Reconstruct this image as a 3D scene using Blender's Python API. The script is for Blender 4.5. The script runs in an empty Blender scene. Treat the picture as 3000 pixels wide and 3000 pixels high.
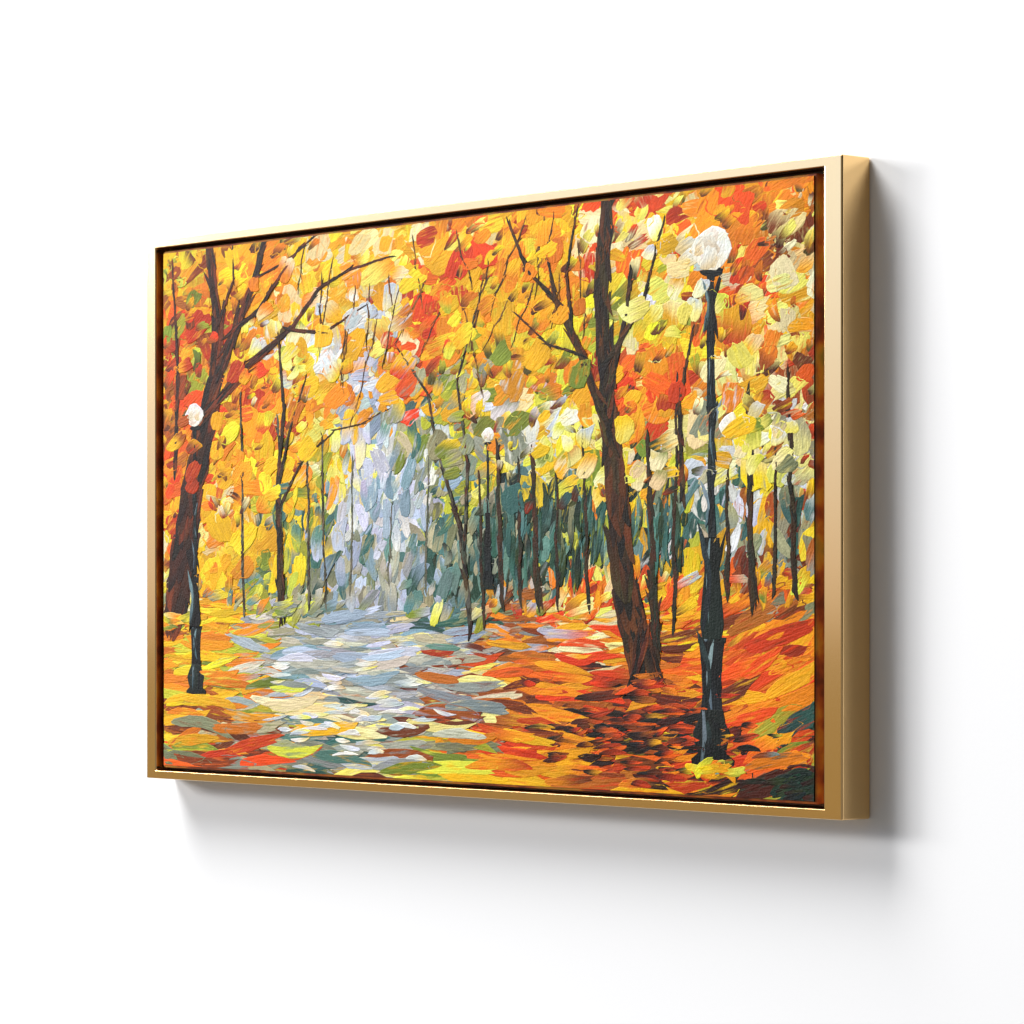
import bpy, bmesh, math, random
import numpy as np
from mathutils import Vector

scene = bpy.context.scene
COL = scene.collection
R = math.radians

# ------------------------------------------------------------------ camera
cam_data = bpy.data.cameras.new("camera")
cam = bpy.data.objects.new("camera", cam_data)
COL.objects.link(cam)
cam.location = (3.0929, -2.6919, -0.1132)
cam.rotation_euler = (R(90), 0, 0.8472)
cam_data.sensor_width = 36
cam_data.lens = 36 * 10750.7 / 3000
cam_data.shift_y = 262.5 / 3000
cam_data.clip_end = 100
scene.camera = cam

# ------------------------------------------------------------------ colour management
vs = scene.view_settings
scene.display_settings.display_device = 'sRGB'
vs.view_transform = 'Standard'
vs.look = 'None'
vs.exposure = 0
vs.gamma = 1
vs.use_curve_mapping = False

# ------------------------------------------------------------------ world: a dim studio room, unseen bright patch added at left for the gold to mirror, warm floor
world = bpy.data.worlds.new("World")
scene.world = world
world.use_nodes = True
wt = world.node_tree
wn, wl = wt.nodes, wt.links
wn.clear()


def math_node(nt, op, a, b=None, clamp=False):
    n = nt.nodes.new('ShaderNodeMath')
    n.operation = op
    n.use_clamp = clamp
    for i, v in enumerate((a, b)):
        if v is None:
            continue
        if isinstance(v, (int, float)):
            n.inputs[i].default_value = v
        else:
            nt.links.new(v, n.inputs[i])
    return n.outputs[0]


def map_range(nt, v, a, b, c=0.0, d=1.0, smooth=True):
    n = nt.nodes.new('ShaderNodeMapRange')
    n.interpolation_type = 'SMOOTHSTEP' if smooth else 'LINEAR'
    nt.links.new(v, n.inputs['Value'])
    n.inputs['From Min'].default_value = a
    n.inputs['From Max'].default_value = b
    n.inputs['To Min'].default_value = c
    n.inputs['To Max'].default_value = d
    return n.outputs['Result']


def mix_rgb(nt, f, a, b, blend='MIX'):
    n = nt.nodes.new('ShaderNodeMix')
    n.data_type = 'RGBA'
    n.blend_type = blend
    for sock, v in ((n.inputs['Factor'], f), (n.inputs['A'], a), (n.inputs['B'], b)):
        pass
    ins = {'f': n.inputs[0], 'a': n.inputs[6], 'b': n.inputs[7]}
    for k, v in (('f', f), ('a', a), ('b', b)):
        if isinstance(v, (int, float)):
            ins[k].default_value = v
        elif isinstance(v, tuple):
            ins[k].default_value = v if len(v) == 4 else v + (1,)
        else:
            nt.links.new(v, ins[k])
    return n.outputs[2]


tc = wn.new('ShaderNodeTexCoord')
sep = wn.new('ShaderNodeSeparateXYZ')
wl.new(tc.outputs['Generated'], sep.inputs[0])
dx, dy, dz = sep.outputs
# how far round to the left-front the direction lies (1 = straight at the bright side)
side = math_node(wt, 'ADD', math_node(wt, 'MULTIPLY', dx, -0.75), math_node(wt, 'MULTIPLY', dy, -0.66))
left = map_range(wt, side, 0.90, 0.98)
rise = map_range(wt, dz, -0.02, 0.105, 0.0, 1.0, smooth=False)
bright = mix_rgb(wt, rise, (0.66, 0.55, 0.46), (1.00, 1.27, 1.95))
bright = mix_rgb(wt, map_range(wt, dz, 0.16, 0.32), bright, (0.45, 0.45, 0.45))
dull = mix_rgb(wt, map_range(wt, side, 0.1, 0.75), (0.05, 0.05, 0.052), (0.26, 0.26, 0.265))
upper = mix_rgb(wt, left, dull, bright)
floor_c = mix_rgb(wt, left, (0.24, 0.235, 0.23), (0.37, 0.30, 0.17))
horizon = map_range(wt, dz, -0.012, -0.004)
room = mix_rgb(wt, horizon, floor_c, upper)
bg = wn.new('ShaderNodeBackground')
wl.new(room, bg.inputs['Color'])
bg.inputs['Strength'].default_value = 1.0
wo = wn.new('ShaderNodeOutputWorld')
wl.new(bg.outputs[0], wo.inputs['Surface'])

# ------------------------------------------------------------------ studio lamps


def area(name, az, el, dist, w, h, e):
    """az: degrees to the left of the wall's normal, el: degrees above level; the lamp faces the painting"""
    d = bpy.data.lights.new(name, 'AREA')
    d.shape = 'RECTANGLE'
    d.size, d.size_y = w, h
    o = bpy.data.objects.new(name, d)
    COL.objects.link(o)
    v = Vector((-math.sin(R(az)) * math.cos(R(el)), -math.cos(R(az)) * math.cos(R(el)), math.sin(R(el))))
    o.location = v * dist
    o.rotation_euler = v.to_track_quat('Z', 'Y').to_euler()
    # energy so that the wall at the painting gets an irradiance/pi of about e
    cos = abs(v.y)
    d.energy = e * math.pi * math.pi * dist * dist / cos
    d.color = (1.0, 1.0, 1.0)
    return o


area("overhead_lamp", 51, 56, 12.0, 5.0, 7.5, 0.66)
area("left_lamp", 54, 16, 16.0, 4.5, 1.8, 0.18)
area("far_left_lamp", 64, 10, 16.0, 3.9, 1.9, 0.18)


# ------------------------------------------------------------------ helpers
def srgb(r, g, b):
    f = lambda c: c / 12.92 if c <= 0.04045 else ((c + 0.055) / 1.055) ** 2.4
    return (f(r), f(g), f(b))


def new_mat(name):
    m = bpy.data.materials.new(name)
    m.use_nodes = True
    nt = m.node_tree
    return m, nt, nt.nodes['Principled BSDF']


def mesh_obj(name, verts, faces, mat, parent=None):
    me = bpy.data.meshes.new(name)
    me.from_pydata(verts, [], faces)
    me.update()
    o = bpy.data.objects.new(name, me)
    COL.objects.link(o)
    me.materials.append(mat)
    if parent:
        o.parent = parent
    return o


# ------------------------------------------------------------------ materials
m_wall, nt, b = new_mat("white_wall_paint")
b.inputs['Base Color'].default_value = (0.92, 0.92, 0.92, 1)
b.inputs['Roughness'].default_value = 0.9
b.inputs['Specular IOR Level'].default_value = 0.15
n = nt.nodes.new('ShaderNodeTexNoise')
n.inputs['Scale'].default_value = 260
n.inputs['Detail'].default_value = 4
t = nt.nodes.new('ShaderNodeTexCoord')
nt.links.new(t.outputs['Object'], n.inputs['Vector'])
bp = nt.nodes.new('ShaderNodeBump')
bp.inputs['Strength'].default_value = 0.06
bp.inputs['Distance'].default_value = 0.001
nt.links.new(n.outputs['Fac'], bp.inputs['Height'])
nt.links.new(bp.outputs[0], b.inputs['Normal'])

m_gold, nt, b = new_mat("brushed_gold")
b.inputs['Metallic'].default_value = 1.0
b.inputs['Base Color'].default_value = (0.93, 0.62, 0.28, 1)
b.inputs['Roughness'].default_value = 0.13
n = nt.nodes.new('ShaderNodeTexNoise')
n.inputs['Scale'].default_value = 900
t = nt.nodes.new('ShaderNodeTexCoord')
nt.links.new(t.outputs['Object'], n.inputs['Vector'])
r = map_range(nt, n.outputs['Fac'], 0.3, 0.7, 0.085, 0.12)
nt.links.new(r, b.inputs['Roughness'])

m_back, nt, b = new_mat("dark_backing")
b.inputs['Base Color'].default_value = (0.10, 0.055, 0.018, 1)
b.inputs['Roughness'].default_value = 0.6

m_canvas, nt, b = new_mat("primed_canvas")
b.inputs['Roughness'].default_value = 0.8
t = nt.nodes.new('ShaderNodeTexCoord')          # the picture runs on round the turned edges, its colours darkened as painted shade
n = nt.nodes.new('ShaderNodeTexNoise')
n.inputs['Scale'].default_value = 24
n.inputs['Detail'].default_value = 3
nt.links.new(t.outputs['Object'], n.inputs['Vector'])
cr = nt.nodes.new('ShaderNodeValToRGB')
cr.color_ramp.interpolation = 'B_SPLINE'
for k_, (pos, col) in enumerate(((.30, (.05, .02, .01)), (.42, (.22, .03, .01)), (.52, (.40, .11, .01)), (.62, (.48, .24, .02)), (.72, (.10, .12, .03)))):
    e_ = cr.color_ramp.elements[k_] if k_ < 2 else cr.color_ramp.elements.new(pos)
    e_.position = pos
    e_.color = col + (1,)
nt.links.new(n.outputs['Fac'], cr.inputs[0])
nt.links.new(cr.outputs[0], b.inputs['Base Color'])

m_paint, nt, b = new_mat("oil_paint")
at = nt.nodes.new('ShaderNodeVertexColor')
at.layer_name = 'paint'
uv = nt.nodes.new('ShaderNodeUVMap')
uv.uv_map = 'stroke'
mp = nt.nodes.new('ShaderNodeMapping')
mp.inputs['Scale'].default_value = (1.2, 9.0, 1.0)
nt.links.new(uv.outputs[0], mp.inputs['Vector'])
ns = nt.nodes.new('ShaderNodeTexNoise')
ns.inputs['Scale'].default_value = 1.0
ns.inputs['Detail'].default_value = 3
ns.inputs['Roughness'].default_value = 0.6
nt.links.new(mp.outputs[0], ns.inputs['Vector'])
streak = ns.outputs['Fac']
tex = nt.nodes.new('ShaderNodeTexCoord')
wv = nt.nodes.new('ShaderNodeTexNoise')
wv.inputs['Scale'].default_value = 420
wv.inputs['Detail'].default_value = 2
nt.links.new(tex.outputs['Object'], wv.inputs['Vector'])
bri = math_node(nt, 'ADD', map_range(nt, streak, 0.25, 0.75, -0.20, 0.13, smooth=False),
                map_range(nt, wv.outputs['Fac'], 0.3, 0.7, 0.88, 0.99, smooth=False))
gx = nt.nodes.new('ShaderNodeCombineXYZ')
for i in range(3):
    nt.links.new(bri, gx.inputs[i])
at2 = nt.nodes.new('ShaderNodeVertexColor')
at2.layer_name = 'smear'
mp2 = nt.nodes.new('ShaderNodeMapping')
mp2.inputs['Location'].default_value = (17.3, 5.1, 3.0)
mp2.inputs['Scale'].default_value = (0.9, 5.0, 1.0)
nt.links.new(uv.outputs[0], mp2.inputs['Vector'])
ns2 = nt.nodes.new('ShaderNodeTexNoise')
ns2.inputs['Detail'].default_value = 4
ns2.inputs['Scale'].default_value = 1.0
nt.links.new(mp2.outputs[0], ns2.inputs['Vector'])
drag = map_range(nt, ns2.outputs['Fac'], 0.50, 0.72, 0.0, 0.75)
two = mix_rgb(nt, drag, at.outputs['Color'], at2.outputs['Color'])
mul = mix_rgb(nt, 1.0, two, gx.outputs[0], 'MULTIPLY')
nt.links.new(mul, b.inputs['Base Color'])
b.inputs['Roughness'].default_value = 0.55
b.inputs['Specular IOR Level'].default_value = 0.10
hsum = math_node(nt, 'ADD', math_node(nt, 'MULTIPLY', streak, 0.8), math_node(nt, 'MULTIPLY', wv.outputs['Fac'], 0.5))
bp = nt.nodes.new('ShaderNodeBump')
bp.inputs['Strength'].default_value = 0.75
bp.inputs['Distance'].default_value = 0.0012
nt.links.new(hsum, bp.inputs['Height'])
nt.links.new(bp.outputs[0], b.inputs['Normal'])

# ------------------------------------------------------------------ the wall
wall = mesh_obj("wall", [(-14, 0, -8), (14, 0, -8), (14, 0, 8), (-14, 0, 8)], [(0, 1, 2, 3)], m_wall)
wall["kind"] = "structure"
wall["label"] = "plain white wall behind the framed painting"

# ------------------------------------------------------------------ the framed painting
W, H, D = 1.173, 0.66, 0.0412
hw, hh = W / 2, H / 2
BL, BR, BZ = 0.0195, 0.0262, 0.0103          # face widths of left, right and top/bottom rails

painting = bpy.data.objects.new("framed_painting", None)
COL.objects.link(painting)
painting.empty_display_size = 0.1
painting["label"] = "wide autumn park painting in a slim gold floating frame hung on the white wall"
painting["category"] = "painting"


def loop(l, r_, z, y):
    return [(-hw + l, y, -hh + z), (hw - r_, y, -hh + z), (hw - r_, y, hh - z), (-hw + l, y, hh - z)]


DEEP = 0.022
prof = [loop(0, 0, 0, -0.0006), loop(0, 0, 0, -D), loop(BL, BR, BZ, -D), loop(BL, BR, BZ, -D + DEEP),
        loop(BL + .03, BR + .03, BZ + .03, -D + DEEP), loop(BL + .03, BR + .03, BZ + .03, -0.0006)]
verts, faces = [], []
for L in prof:
    verts += L
k = len(prof)
for i in range(k):
    j = (i + 1) % k
    for c in range(4):
        d = (c + 1) % 4
        faces.append((i * 4 + c, i * 4 + d, j * 4 + d, j * 4 + c))
frame = mesh_obj("frame", verts, faces, m_gold, painting)
bm = bmesh.new()
bm.from_mesh(frame.data)
bmesh.ops.recalc_face_normals(bm, faces=bm.faces)
bm.to_mesh(frame.data)
bm.free()
bv = frame.modifiers.new("edge", 'BEVEL')
bv.width = 0.0020
bv.segments = 4
bv.limit_method = 'ANGLE'
bv.harden_normals = True
frame.data.polygons.foreach_set('use_smooth', [True] * len(frame.data.polygons))

backing = mesh_obj("backing_board", [], [], m_back, painting)
bm = bmesh.new()
bmesh.ops.create_cube(bm, size=1)
for v in bm.verts:
    v.co = (v.co.x * (W - BL - BR - .002) + (BL - BR) / 2, v.co.y * 0.002 - D + DEEP - 0.0012, v.co.z * (H - 2 * BZ - .002))
bm.to_mesh(backing.data)
bm.free()

# canvas block on its stretcher
CX0, CX1, CZ0, CZ1 = -0.5575, 0.5480, -0.3160, 0.3152
CY = -D + 0.0042           # plane of the canvas face
RAD = 0.0028
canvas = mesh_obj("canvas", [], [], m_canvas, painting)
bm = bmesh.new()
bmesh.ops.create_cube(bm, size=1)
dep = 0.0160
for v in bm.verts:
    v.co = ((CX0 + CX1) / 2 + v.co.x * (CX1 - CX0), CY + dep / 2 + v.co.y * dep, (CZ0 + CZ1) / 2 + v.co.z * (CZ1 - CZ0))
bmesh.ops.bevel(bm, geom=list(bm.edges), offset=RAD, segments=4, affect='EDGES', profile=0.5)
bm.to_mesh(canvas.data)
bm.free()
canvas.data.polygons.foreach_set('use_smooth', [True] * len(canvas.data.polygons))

# ------------------------------------------------------------------ the paint: thick palette-knife strokes, an autumn lane
rnd = random.Random(20)
PAL = {
    'Y': [(.99, .80, .03), (.97, .74, .06), (.99, .87, .18), (.93, .70, .02)],
    'O': [(.97, .65, .05), (.96, .57, .03), (.90, .52, .06), (.98, .72, .08)],
    'R': [(.92, .34, .04), (.88, .27, .03), (.94, .42, .07), (.76, .25, .04)],
    'B': [(.66, .34, .08), (.56, .26, .07), (.72, .42, .12), (.45, .20, .07)],
    'C': [(.97, .92, .58), (.96, .90, .72), (.98, .93, .45), (.95, .85, .62)],
    'G': [(.78, .78, .22), (.68, .68, .20), (.86, .86, .30), (.52, .58, .20)],
    'W': [(.85, .87, .92), (.90, .90, .88), (.80, .85, .86), (.93, .92, .88)],
    'L': [(.74, .78, .86), (.64, .71, .78), (.80, .80, .88), (.58, .68, .74)],
    'T': [(.26, .44, .40), (.36, .52, .50), (.20, .36, .32), (.44, .58, .54)],
    'D': [(.13, .22, .16), (.10, .18, .16), (.20, .26, .14), (.14, .28, .22)],
    'S': [(.66, .64, .50), (.60, .62, .54), (.74, .71, .58), (.55, .56, .42)],
    'K': [(.13, .09, .06), (.20, .09, .06), (.10, .10, .09), (.28, .12, .06)],
    'U': [(.35, .48, .60), (.25, .36, .46), (.55, .66, .76), (.45, .42, .52)],
    'P': [(.70, .68, .61), (.64, .66, .66), (.77, .75, .68), (.58, .61, .60), (.70, .72, .76), (.82, .80, .74)],
    'V': [(.45, .28, .42), (.60, .40, .50), (.70, .35, .25), (.40, .30, .45)],
}
ANCH = "-0.533,0.291,OYBG;-0.522,0.200,BROG;-0.533,0.103,ROB;-0.533,0.019,RO;-0.533,-0.091,CCYB;-0.533,-0.188,GYO;-0.533,-0.265,OYB;-0.533,-0.304,RSG;-0.374,0.274,OYO;-0.253,0.278,YCO;-0.108,0.298,YCOO;-0.156,0.199,YOCW;-0.293,0.194,CYWO;-0.354,0.122,ORY;-0.253,0.118,OYC;-0.156,0.126,LWO;-0.080,0.153,RRO;0.011,0.272,ROY;-0.016,0.315,YOC;0.117,0.299,YOO;0.117,0.224,OOY;0.029,0.171,OYG;0.135,0.148,YGO;-0.016,0.114,GSY;-0.062,0.068,GSTW;-0.156,0.041,WLC;-0.233,0.062,YGOC;-0.354,0.034,OYO;-0.405,-0.028,YCO;-0.293,-0.029,TYG;-0.437,-0.091,YO;-0.354,-0.079,TGY;-0.213,-0.061,TSL;-0.007,-0.004,STG;-0.099,0.010,WL;0.002,-0.081,TSD;0.029,0.065,GSY;0.117,0.068,CYWO;0.186,0.032,YGC;0.202,-0.025,GTD;0.117,-0.035,TD;0.074,-0.064,DTS;0.285,0.286,YCR;0.349,0.237,CYO;0.442,0.311,ROO;0.442,0.198,OR;0.503,0.183,CO;0.325,0.183,YCG;0.309,0.101,RO;0.427,0.123,COY;0.503,0.109,RBC;0.532,0.240,OCB;0.532,0.038,RBS;0.457,0.040,CWY;0.495,0.034,WC;0.365,0.049,CSG;0.301,0.018,YOD;0.317,-0.038,DTGY;0.396,-0.029,STW;0.480,-0.041,TBS;0.532,-0.068,BYS;0.244,0.019,OY;0.227,-0.122,RCO;0.349,-0.110,YOR;0.480,-0.121,RBO;0.532,-0.174,RO;0.457,-0.175,OR;0.325,-0.193,BRO;0.244,-0.234,BRK;0.160,-0.276,ORB;0.285,-0.261,KBR;0.404,-0.268,KOR;0.480,-0.255,RO;0.517,-0.265,TDG;0.539,-0.296,KD;0.365,-0.297,ORY;0.117,-0.231,BRO;0.029,-0.210,BCR;0.100,-0.151,PBO;-0.062,-0.182,PPC;-0.253,-0.246,PPC;-0.374,-0.217,OPG;-0.253,-0.172,PPL;-0.303,-0.141,PSG;-0.156,-0.274,PCB;-0.405,-0.281,OSB;-0.354,-0.304,SGR;-0.204,-0.299,SYT;-0.016,-0.305,SGY;0.074,-0.308,RO;-0.146,-0.183,PPL;-0.039,-0.205,PPB;-0.156,-0.104,LPS;-0.034,-0.110,LTS"
AX = 1.5                                      # the picture is wide: strokes are drawn on a sheet 1.5 times narrower
anchors = []
for t in ANCH.split(';'):
    x, z, c = t.split(',')
    anchors.append((float(x) / AX, float(z), c))


def pick(a, z, spread=0.024):
    ws = [math.exp(-((a - p[0]) ** 2 + (z - p[1]) ** 2) / (2 * spread * spread)) for p in anchors]
    s = sum(ws)
    if s < 1e-6:
        p = min(anchors, key=lambda p: (a - p[0]) ** 2 + (z - p[1]) ** 2)
    else:
        q = rnd.random() * s
        for p, w in zip(anchors, ws):
            q -= w
            if q <= 0:
                break
    return rnd.choice(p[2])


def tone(c, amt=0.09):
    k = 1 + rnd.uniform(-amt, amt)
    return tuple(v ** 1.11 for v in srgb(*[min(.98, max(.02, ch * k + rnd.uniform(-.02, .02))) for ch in c]))


def colour(a, z):
    return tone(rnd.choice(PAL[pick(a, z)]))


PV, PF, PC, PU = [], [], [], []               # vertices, faces, colour and stroke coordinates per vertex
FX0, FX1, FZ0, FZ1 = CX0 + RAD, CX1 - RAD, CZ0 + RAD, CZ1 - RAD


def wrap(x, z, h):
    """lay a point of the painted sheet on the canvas face; strokes stop cleanly where the canvas turns"""
    h = .0060 * (1 - math.exp(-max(h, 0) / .010))
    inner = min(x - FX0, FX1 - x, z - FZ0, FZ1 - z)
    h *= .35 + .65 * min(1, max(0, inner / .05))
    return (min(max(x, FX0), FX1), CY - h, min(max(z, FZ0), FZ1))


CELL = 0.0022                                  # how high the paint already stands, cell by cell, so that later dabs lie on earlier ones
GA, GZ = (CX0 - .05) / AX, CZ0 - .05
NA, NZ = int((CX1 - CX0 + .1) / AX / CELL) + 2, int((CZ1 - CZ0 + .1) / CELL) + 2
relief = np.zeros((NA, NZ))
PS = []                                        # a second colour dragged through each dab


def lay(outline, thick, ca, cb, direction, inset=0.0009, ridge=1.0, smear=None):
    """one dab of paint: outline in sheet coordinates, thin where the knife set down, a raised rim where it lifted off"""
    n = len(outline)
    cx = sum(p[0] for p in outline) / n
    cz = sum(p[1] for p in outline) / n
    dxn, dzn = math.cos(direction), math.sin(direction)
    ext = max(abs((p[0] - cx) * dxn + (p[1] - cz) * dzn) for p in outline) + 1e-6
    # cells under the dab
    xs = [p[0] for p in outline]; zs = [p[1] for p in outline]
    i0, i1 = max(0, int((min(xs) - GA) / CELL)), min(NA - 1, int((max(xs) - GA) / CELL) + 1)
    j0, j1 = max(0, int((min(zs) - GZ) / CELL)), min(NZ - 1, int((max(zs) - GZ) / CELL) + 1)
    gx = GA + (np.arange(i0, i1 + 1) + .5) * CELL
    gz = GZ + (np.arange(j0, j1 + 1) + .5) * CELL
    XX, ZZ = np.meshgrid(gx, gz, indexing='ij')
    inside = np.zeros(XX.shape, bool)
    for k in range(n):
        x0, z0 = outline[k]; x1, z1 = outline[(k + 1) % n]
        if z0 == z1: continue
        cross_ = ((z0 > ZZ) != (z1 > ZZ)) & (XX < (x1 - x0) * (ZZ - z0) / (z1 - z0) + x0)
        inside ^= cross_
    sub = relief[i0:i1 + 1, j0:j1 + 1]
    lvl = float(np.percentile(sub[inside], 93)) if inside.any() else float(relief[min(NA - 1, max(0, int((cx - GA) / CELL))), min(NZ - 1, max(0, int((cz - GZ) / CELL)))])

    def under(x, z):
        i = min(NA - 1, max(0, int((x - GA) / CELL))); j = min(NZ - 1, max(0, int((z - GZ) / CELL)))
        return relief[i, j]
    ou, ov = rnd.uniform(0, 50), rnd.uniform(0, 50)
    start = len(PV)
    skew = rnd.uniform(-.3, .3)
    cross = rnd.uniform(-.6, .6)
    sidew = rnd.choice((-1, 1)) * rnd.uniform(.2, .8)
    sm = smear or ca
    for ring in (0, 1, 2, 3):
        for (px, pz) in outline:
            rx, rz = px - cx, pz - cz
            ln = math.hypot(rx, rz) + 1e-9
            if ring == 0: f = 1.0
            elif ring == 1: f = max(.6, 1 - inset / ln)
            elif ring == 2: f = max(.5, 1 - 2.6 * inset / ln)
            else: f = 0.40
            qx, qz = cx + rx * f, cz + rz * f
            s = ((qx - cx) * dxn + (qz - cz) * dzn) / ext
            w = (-(qx - cx) * dzn + (qz - cz) * dxn) / ext
            up = min(1, max(0, .5 + .8 * s + sidew * w))          # the lift-off side stands proud
            lo = under(qx, qz)
            if ring == 0:
                hgt = min(lo, lvl) - .0002
            else:
                hgt = .25 * min(lo, lvl + .0002) + .75 * lvl + thick * (0, .30 + .70 * up + ridge * .8 * up * up, .28 + .6 * up, .5)[ring]
            PV.append(wrap(qx * AX, qz, max(hgt, 0.00003)))
            m = min(1, max(0, .5 + .75 * s + skew + w * cross + rnd.uniform(-.08, .08)))
            m = m * m * (3 - 2 * m)
            PC.append(tuple(ca[i] * (1 - m) + cb[i] * m for i in range(3)))
            PS.append(sm)
            PU.append((ou + s * ext * 50, ov + w * ext * 50))
    sub[inside] = .2 * np.minimum(sub[inside], lvl) + .8 * lvl + thick * .55
    for r_ in (0, 1, 2):
        for i in range(n):
            j = (i + 1) % n
            PF.append((start + r_ * n + i, start + r_ * n + j, start + r_ * n + n + j, start + r_ * n + n + i))
    PF.append(tuple(start + 3 * n + i for i in range(n)))


def dab(a, z, ln, wd, ang, thick, ca, cb, square=.6, rag=.10, ridge=1.0, smear=None):
    """a knife dab: four uneven corners (square) or a leaf shape (not), one end ragged where the paint broke off"""
    hl, hw_ = ln / 2, wd / 2
    pts = []
    if square > .25:
        j = lambda v, k=.22: v * (1 + rnd.uniform(-k, k))
        taper = rnd.uniform(.45, 1.0)
        lean = rnd.uniform(-.35, .35) * hl
        cs = [(-j(hl), -j(hw_ * taper)), (j(hl) - lean, -j(hw_)), (j(hl) + lean, j(hw_)), (-j(hl), j(hw_ * taper))]
        bow = rnd.uniform(-.16, .16)
        for e in range(4):
            (x0, y0), (x1, y1) = cs[e], cs[(e + 1) % 4]
            k = 5 if e == 1 else 4
            for t in range(k):
                f = (t + (.32 if t == 0 else 0)) / k if square < .75 else (t + .12 * (t == 0)) / k
                x, y = x0 + (x1 - x0) * f, y0 + (y1 - y0) * f
                o = math.sin(math.pi * f)
                if e == 1: x += o * hl * rnd.uniform(.05, .30) + rnd.uniform(-rag, rag) * hl * 1.3
                elif e == 3: x -= o * hl * rnd.uniform(.05, .30)
                elif e == 0: y -= o * hw_ * (.16 + bow)
                else: y += o * hw_ * (.16 - bow)
                pts.append((x + rnd.uniform(-rag, rag) * hl * .25, y + rnd.uniform(-rag, rag) * hw_ * .4))
    else:
        n = 14
        for i in range(n):
            t = 2 * math.pi * (i + .3) / n
            c, s_ = math.cos(t), math.sin(t)
            rr = (abs(c) ** 2.1 + abs(s_) ** 2.1) ** (-1 / 2.1)
            k = 1 + rnd.uniform(-rag, rag) * (1.5 if c > 0 else .7)
            pts.append((c * rr * hl * k, s_ * rr * hw_ * k * (1 - .3 * abs(c))))
    bend = rnd.uniform(-.10, .10) * ln
    pts = [(u, v + bend * (u / hl) ** 2) for u, v in pts]
    c_, s_ = math.cos(ang), math.sin(ang)
    lay([(a + u * c_ - v * s_, z + u * s_ + v * c_) for u, v in pts], thick, ca, cb, ang, ridge=ridge, smear=smear)


A0, A1 = (FX0 - .024) / AX, (FX1 + .024) / AX
Z0, Z1 = FZ0 - .022, FZ1 + .022


def ground_line(a):
    """height of the far edge of the ground on the sheet"""
    return -0.125 + 0.10 * abs(a + .03) ** 1.4


def zone(a, z):
    g = ground_line(a)
    if z < g: return 'ground'
    lane = abs(a + .095) < .065 and z < .09
    if z < g + .11 and not (a < -.22): return 'wood'
    if lane: return 'wood'
    return 'crown'


# first coat: broad dabs that leave no canvas bare
step = 0.0125
z = Z0
while z <= Z1:
    a = A0
    while a <= A1:
        p, q = a + rnd.uniform(-.004, .004), z + rnd.uniform(-.004, .004)
        zn = zone(p, q)
        ang = {'ground': rnd.gauss(.05, .15), 'wood': rnd.gauss(1.57, .2), 'crown': rnd.gauss(.9, .6)}[zn]
        dab(p, q, .036, .026, ang, .00012, colour(p, q), colour(p, q), square=.8)
        a += step
    z += step


def shade(c, lo=.70, hi=1.12):
    k = rnd.uniform(lo, hi)
    return tuple(min(.95, v * k) for v in c)


# the leafy crowns, the misty wood and the leaf-strewn ground
N = 5000
for i in range(N):
    p, q = rnd.uniform(A0, A1), rnd.uniform(Z0, Z1)
    zn = zone(p, q)
    ca = colour(p, q)
    cb = colour(p, q) if rnd.random() < .42 else shade(ca)
    if zn == 'crown':
        s = rnd.choice((.5, .65, .8, 1, 1.15, 1.4)) * (.78 if abs(p + .08) < .12 and q < .16 else 1)
        dab(p, q, .0245 * s, .019 * s, rnd.gauss(1.0, .55) + (math.pi if rnd.random() < .5 else 0), rnd.uniform(.0002, .0006), ca, cb, square=rnd.uniform(.3, 1), rag=.15, ridge=.9, smear=colour(p, q))
    elif zn == 'wood':
        s = rnd.uniform(.6, 1.25)
        dab(p, q, .030 * s, .012 * s, rnd.gauss(1.45, .25), rnd.uniform(.00015, .0004), ca, cb, square=rnd.uniform(.1, .8), ridge=.5, smear=colour(p, q))
    else:
        near = (ground_line(p) - q) / .19
        if p < .03 and rnd.random() < .8: cb = shade(ca, .90, 1.06)
        s = .6 + .6 * near + rnd.uniform(-.2, .3)
        tilt = .55 * max(0, min(1, (p - .22) / .1)) * (1 if q > -.27 else .6)
        dab(p, q, .056 * s, .0118 * s * (1 + tilt), rnd.gauss(.02 + tilt, .13), rnd.uniform(.00015, .0004), ca, cb, square=rnd.choice((.1, .1, .5)), rag=.16, ridge=.6, smear=colour(p, q))


def ribbon(pts, w0, w1, cols, dens=1.0, thick=.0003):
    """a trunk, limb or twig: pulled strokes laid end over end along a line"""
    # resample
    segs = []
    for (x0, y0), (x1, y1) in zip(pts[:-1], pts[1:]):
        segs.append((x0, y0, x1, y1, math.hypot(x1 - x0, y1 - y0)))
    tot = sum(s[4] for s in segs)
    d = 0
    while d < tot:
        f = d / tot
        w = w0 + (w1 - w0) * f
        acc = 0
        for s in segs:
            if acc + s[4] >= d: break
            acc += s[4]
        t = (d - acc) / s[4]
        x, y = s[0] + (s[2] - s[0]) * t, s[1] + (s[3] - s[1]) * t
        ang = math.atan2(s[3] - s[1], s[2] - s[0])
        nst = 1 if w < .007 else 3
        for k_ in range(nst):
            off = 0 if nst == 1 else (k_ - 1) * w * .3 + rnd.uniform(-.1, .1) * w
            ww = w * (1.0 if nst == 1 else .5) * rnd.uniform(.8, 1.15)
            ln = max(.018, min(.060, w * 5.5)) * rnd.uniform(.8, 1.3)
            c1, c2 = rnd.choice(cols), rnd.choice(cols)
            if nst == 3 and k_ == 0 and rnd.random() < .5: c1 = c2 = cols[-1]
            dab(x - math.sin(ang) * off, y + math.cos(ang) * off, ln, ww, ang + rnd.gauss(0, .05), thick, tone(c1), tone(c2), square=.1, rag=.12, ridge=.4, smear=tone(rnd.choice(cols)))
        d += max(.007, min(.018, w * 1.6)) / dens


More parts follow.
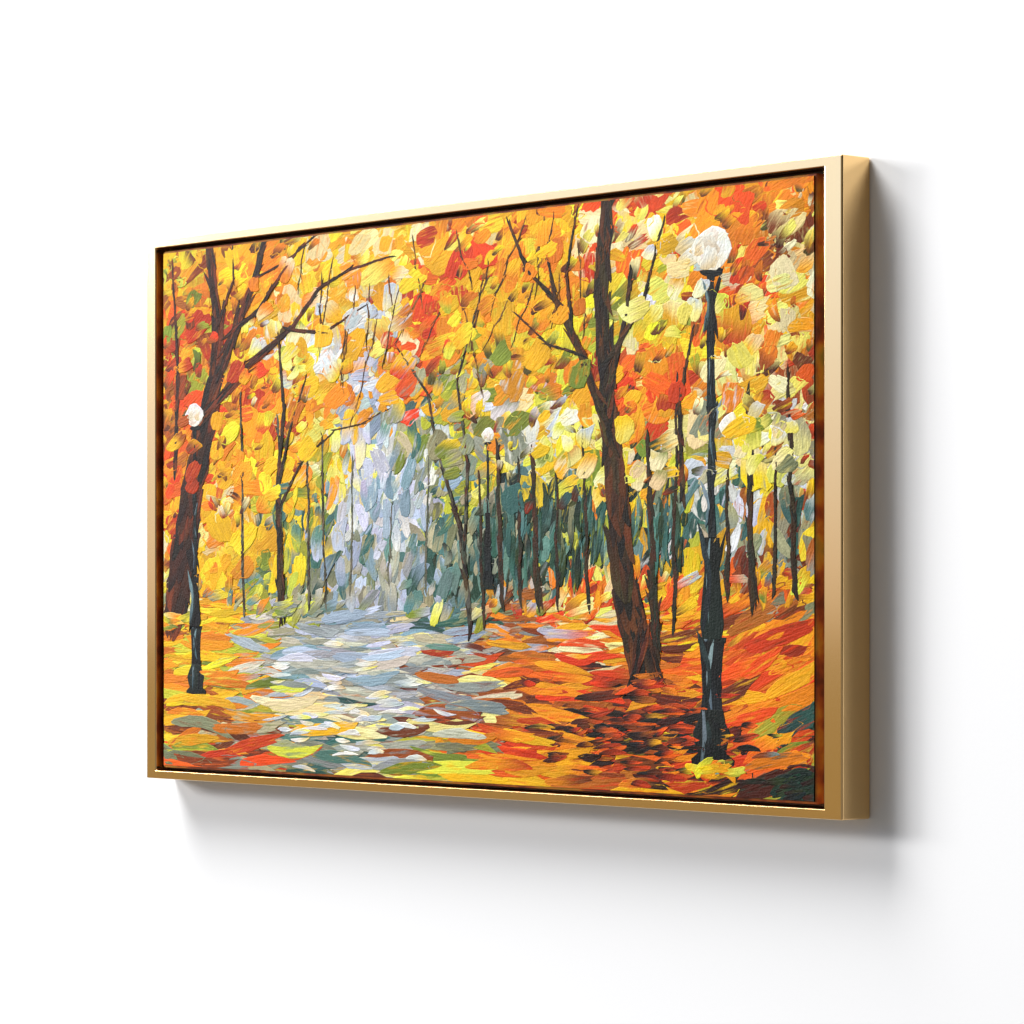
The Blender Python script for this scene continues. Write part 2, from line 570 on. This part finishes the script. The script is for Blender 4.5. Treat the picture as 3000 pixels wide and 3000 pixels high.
def wob(p0, p1, n=6, amt=.004):
    out = []
    for i in range(n + 1):
        f = i / n
        out.append((p0[0] + (p1[0] - p0[0]) * f + (rnd.uniform(-amt, amt) if 0 < i < n else 0), p0[1] + (p1[1] - p0[1]) * f))
    return out


BARK = [(.20, .10, .05), (.28, .13, .05), (.12, .07, .05), (.36, .17, .06), (.09, .07, .05), (.48, .22, .07)]
BARK2 = [(.20, .15, .07), (.13, .10, .06), (.27, .17, .08), (.10, .08, .06), (.30, .24, .11), (.42, .23, .09)]
MIST = [(.42, .42, .36), (.34, .36, .30), (.50, .48, .40)]
WOOD = [(.20, .16, .10), (.26, .20, .10), (.15, .17, .12), (.32, .18, .09)]
X = lambda x, z: (x / AX, z)

for i in range(100):
    p, q = rnd.uniform(.03, .24), rnd.uniform(-.085, .005)
    dab(p, q, rnd.uniform(.03, .065), rnd.uniform(.004, .009), rnd.gauss(1.55, .08), .0003, tone(rnd.choice(PAL['D'] + PAL['T'])), tone(rnd.choice(PAL['D'] + PAL['T'] + PAL['S'][3:])), square=.1, rag=.2, ridge=.4, smear=colour(p, q))
for i in range(150):                         # low growth that breaks the far edge of the ground
    p = rnd.uniform(A0, A1)
    q = ground_line(p) + rnd.gauss(.004, .009)
    if abs(p + .10) < .035: continue
    c = rnd.choice(PAL['G'] + PAL['S'] + PAL['T']) if p < .03 else rnd.choice(PAL['R'] + PAL['O'] + PAL['B'] + PAL['G'])
    dab(p, q, rnd.uniform(.014, .030), rnd.uniform(.006, .012), rnd.gauss(1.0, .5), .0003, tone(c), colour(p, q), square=rnd.uniform(.1, .8), rag=.2, smear=colour(p, q))

# slim far trunks in the wood
for (x, zb, zt, w) in ((-.315, -.12, .10, .0055), (-.265, -.115, .06, .004), (-.235, -.112, .08, .0035), (.045, -.13, .03, .0045),
                       (.075, -.11, .06, .006), (.105, -.105, .04, .005), (.135, -.108, .05, .007), (.165, -.11, .02, .0045), (.215, -.11, .07, .0045),
                       (.318, -.17, .06, .008), (.345, -.14, .12, .0045), (.425, -.10, .02, .005), (.462, -.105, .10, .0075), (.492, -.10, .05, .004),
                       (.520, -.10, .12, .0055), (-.39, -.12, .16, .004), (.27, -.11, .0, .004)):
    ribbon(wob(X(x, zb), X(x + rnd.uniform(-.012, .012), zt), 6, .0015), w, w * .6, WOOD if x > 0 else MIST + WOOD)
for (x, zb, zt, w) in ((-.19, -.10, .05, .003), (-.055, -.10, .05, .003), (-.12, -.09, .0, .0025)):
    ribbon(wob(X(x, zb), X(x + .006, zt), 6, .001), w, w * .6, MIST)

# dark gaps between the leaves, and deep green behind the trunks on the right
for i in range(420):
    p, q = rnd.uniform(A0, A1), rnd.uniform(-.02, Z1)
    if zone(p, q) != 'crown' or abs(p + .10) < .07: continue
    c = rnd.choice([(.42, .20, .05), (.34, .16, .06), (.50, .27, .06), (.32, .30, .10), (.60, .22, .04)])
    s = rnd.uniform(.5, 1.1)
    dab(p, q, .020 * s, .010 * s, rnd.gauss(1.1, .5), .0003, tone(c), colour(p, q), square=rnd.uniform(.2, .9), rag=.2, smear=colour(p, q))
for (bx, bz, bs) in ((.125, .06, .02), (.20, .02, .018), (.325, .045, .02), (.29, .06, .015), (.225, .19, .02), (-.20, .185, .018), (.24, .245, .016)):
    for k_ in range(9):
        s = rnd.uniform(.6, 1.1)
        dab(bx + rnd.gauss(0, bs), bz + rnd.gauss(0, bs * .8), .022 * s, .017 * s, rnd.gauss(1.0, .6), .0004, tone(rnd.choice(PAL['C'] + PAL['Y'][2:3])), tone(rnd.choice(PAL['C'] + PAL['W'] + PAL['G'])), square=rnd.uniform(.4, 1), rag=.15)

# broad tree on the left
ribbon([X(-.532, -.13), X(-.505, -.02), X(-.476, .07), X(-.448, .145)], .033, .021, BARK)
ribbon([X(-.448, .145), X(-.440, .22), X(-.462, .32)], .014, .008, BARK)
ribbon([X(-.450, .14), X(-.405, .21), X(-.368, .27), X(-.35, .32)], .013, .006, BARK)
ribbon([X(-.452, .12), X(-.385, .165), X(-.30, .205), X(-.245, .25), X(-.19, .268), X(-.12, .278)], .010, .0022, BARK)
ribbon([X(-.30, .205), X(-.235, .198), X(-.17, .222)], .005, .002, BARK)
ribbon([X(-.41, .21), X(-.36, .232), X(-.285, .30)], .006, .003, BARK)
ribbon([X(-.53, .05), X(-.522, .16), X(-.535, .30)], .006, .003, BARK)
# second row, left of the lane
ribbon([X(-.318, -.115), X(-.325, .02), X(-.312, .11), X(-.322, .2)], .008, .003, BARK2)
ribbon([X(-.318, .0), X(-.28, .05), X(-.215, .085)], .0045, .0018, BARK2)
ribbon([X(-.32, .03), X(-.30, .09), X(-.268, .15)], .0045, .0018, BARK2)
# leaning birches right of the lane
ribbon([X(.022, -.135), X(.005, -.03), X(-.035, .06), X(-.05, .12), X(-.10, .17)], .0065, .0022, MIST + BARK2)
ribbon([X(.012, -.06), X(.018, .04), X(.0, .13), X(.03, .20)], .005, .002, MIST + BARK2)
# tall tree on the right
ribbon([X(.298, -.185), X(.270, -.09), X(.256, .02), X(.246, .11)], .027, .016, BARK2)
ribbon([X(.246, .11), X(.236, .2), X(.242, .32)], .015, .011, BARK2)
ribbon([X(.250, .06), X(.205, .15), X(.165, .21), X(.12, .245), X(.085, .30)], .010, .0028, BARK2)
ribbon([X(.190, .17), X(.182, .24), X(.196, .31)], .005, .002, BARK2)
ribbon([X(.248, .11), X(.275, .19), X(.282, .235)], .007, .004, BARK2)
ribbon([X(.303, -.160), X(.314, -.188)], .013, .007, BARK2)
ribbon([X(.296, -.160), X(.288, -.188)], .013, .008, BARK)
for (bx, bz, bw) in ((.30, -.196, .03), (-.533, -.135, .035), (-.318, -.118, .012)):
    for k_ in range(14):
        p, q = bx / AX + rnd.gauss(0, bw * .6), bz + rnd.gauss(-.004, .004)
        dab(p, q, rnd.uniform(.02, .034), rnd.uniform(.006, .010), rnd.gauss(.1, .2), .0003, colour(p, q - .01), colour(p, q - .01), square=.1, rag=.15)
ribbon([X(.36, .0), X(.355, .09), X(.375, .17)], .006, .0025, BARK2)
ribbon([X(.165, .21), X(.15, .26), X(.16, .31)], .004, .0018, BARK2)
ribbon([X(.205, .15), X(.15, .165), X(.10, .20)], .0035, .0016, BARK2)
ribbon([X(.245, .14), X(.30, .20), X(.33, .28)], .006, .002, BARK2)
ribbon([X(-.368, .27), X(-.31, .285), X(-.25, .315)], .004, .0018, BARK)
ribbon([X(-.44, .22), X(-.41, .27), X(-.415, .315)], .0045, .002, BARK)
ribbon([X(-.215, .085), X(-.17, .09), X(-.12, .105)], .0022, .0012, BARK2)
for i in range(22):                          # hanging twigs
    x0, z0 = -.27 + .022 * i + rnd.uniform(-.008, .008), rnd.uniform(.20, .31)
    ribbon(wob(X(x0, z0), X(x0 + rnd.uniform(-.05, .03), z0 - rnd.uniform(.04, .11)), 5, .002), .0019, .0011, [(.40, .26, .10), (.62, .42, .15), (.30, .18, .08), (.20, .12, .06)])

# plain lamp posts with one round glass each
POST = [(.07, .09, .08), (.10, .13, .12), (.06, .06, .06), (.12, .17, .17), (.30, .38, .40)]


def lamp_post(x, zb, zt, k):
    a = x / AX
    sh = (zt - zb)
    prof_ = [[(0, .017), (.006, .0175), (.012, .012), (.022, .0135), (.034, .0150), (.046, .0115), (.058, .0085)],
             [(.056, .0088), (.075, .0078), (.100, .0086), (.128, .0100)],
             [(.126, .0118), (.132, .0118)],
             [(.130, .0078), (.145, .0100), (.165, .0082), (.200, .0058), (.235, .0066)]]
    h0 = .235 * k
    seg = [[(z_ * k, w_ * k * 1.22) for z_, w_ in s_] for s_ in prof_]
    n = 4
    for i in range(n):
        f0, f1 = h0 + (sh - h0) * i / n, h0 + (sh - h0) * (i + 1) / n
        seg.append([(f0 - .001, .0040 * k), ((f0 + f1) / 2, .0032 * k), (f1 - .006 * k, .0036 * k), (f1 + .001, .0050 * k)])
    for n_, s_ in enumerate(seg):
        j = lambda: rnd.uniform(-.0008, .0008) * k
        pts = [(a + w_ + j(), zb + z_) for z_, w_ in s_] + [(a - w_ + j(), zb + z_) for z_, w_ in reversed(s_)]
        lay(pts, .0003, tone(rnd.choice(POST[:4])), tone(rnd.choice(POST[:4])), 1.57, inset=.0008 * k, ridge=0)
        if k > .5:
            m = s_[len(s_) // 2]
            zl = (s_[-1][0] - s_[0][0])
            for q in range(3):
                dab(a + (-.42, -.1, .4)[q] * m[1], zb + s_[0][0] + zl * rnd.uniform(.4, .6), zl * rnd.uniform(.5, .85), m[1] * (.28, .22, .42)[q], 1.57 + rnd.gauss(0, .03),
                    .0002, tone((.34, .42, .45) if q == 0 else rnd.choice(POST[:4])), tone(((.52, .60, .63), (.20, .26, .26), (.05, .06, .05))[q]), square=.5, rag=.25, ridge=.3)
    ax = a
    dab(ax, zt + .003 * k, .020 * k, .009 * k, 0, .0004, tone(POST[0]), tone(POST[1]), square=.6, rag=.05)
    zc = zt + .028 * k
    dab(ax, zc, .046 * k, .043 * k, 1.57, .0006, tone((.93, .90, .84)), tone((.97, .96, .95)), square=0, rag=.03, ridge=.3)
    for j in range(8):
        t = rnd.uniform(0, 6.28); r_ = rnd.uniform(.002, .010) * k
        dab(ax + math.cos(t) * r_, zc + math.sin(t) * r_, .020 * k, .012 * k, rnd.uniform(.6, 2.2), .0002,
            tone(rnd.choice([(.95, .92, .86), (.90, .80, .64), (.88, .82, .74)]), .03), tone((.96, .94, .90), .02), square=.3, ridge=.4)


lamp_post(-.487, -.225, .095, .62)
lamp_post(.052, -.10, .06, .36)

# top dabs: leaves over the limbs, pale accents, dark drifts under the trees
for i in range(240):
    p, q = rnd.uniform(A0, A1), rnd.uniform(ground_line(0) + .12, Z1)
    if zone(p, q) != 'crown' or abs(p - .268) < .018 and q > .19: continue
    if rnd.random() < .45: continue
    s = rnd.uniform(.6, 1.1)
    c = colour(p, q)
    dab(p, q, .025 * s, .020 * s, rnd.gauss(.95, .6), rnd.uniform(.0002, .0005), c, colour(p, q) if rnd.random() < .4 else shade(c), square=rnd.uniform(.3, 1), rag=.15, smear=colour(p, q))
for i in range(150):
    p, q = rnd.gauss(.20, .05), rnd.gauss(-.255, .022)
    c = rnd.choice(PAL['K'] + PAL['B'][1:2])
    dab(p, q, rnd.uniform(.014, .036), rnd.uniform(.004, .009), rnd.gauss(.12, .14), .0005, tone(c), colour(p, q), square=.1)
for i in range(70):
    p, q = rnd.gauss(.355, .014), rnd.gauss(-.305, .008)
    dab(p, q, rnd.uniform(.018, .034), rnd.uniform(.006, .011), rnd.gauss(.35, .15), .0005, tone(rnd.choice(PAL['K'] + PAL['D'])), tone(rnd.choice(PAL['D'])), square=.1)
for i in range(60):
    p, q = rnd.gauss(-.13, .05), rnd.gauss(-.238, .03)
    dab(p, q, rnd.uniform(.018, .034), rnd.uniform(.004, .008), rnd.gauss(.03, .12), .0006, tone(rnd.choice(PAL['W'])), tone(rnd.choice(PAL['C'] + PAL['W'])), square=.1)

lamp_post(.402, -.282, .222, 1.0)
for i in range(16):                          # a few leaves blown against its foot
    dab(.402 / AX + rnd.gauss(0, .016), -.287 + rnd.gauss(0, .003), rnd.uniform(.012, .024), rnd.uniform(.006, .010), rnd.gauss(.2, .4), .0004, tone(rnd.choice(PAL['O'] + PAL['R'] + PAL['Y'])), tone(rnd.choice(PAL['O'] + PAL['G'])), square=.3, rag=.15)

paint = mesh_obj("paint_layer", PV, PF, m_paint, canvas)
me = paint.data
ca_ = me.color_attributes.new('paint', 'FLOAT_COLOR', 'POINT')
flat = []
for c in PC:
    flat += [c[0], c[1], c[2], 1.0]
ca_.data.foreach_set('color', flat)
cb_ = me.color_attributes.new('smear', 'FLOAT_COLOR', 'POINT')
flat = []
for c in PS:
    flat += [c[0], c[1], c[2], 1.0]
cb_.data.foreach_set('color', flat)
uvl = me.uv_layers.new(name='stroke')
li = [0] * len(me.loops)
me.loops.foreach_get('vertex_index', li)
flat = []
for v in li:
    flat += PU[v]
uvl.data.foreach_set('uv', flat)
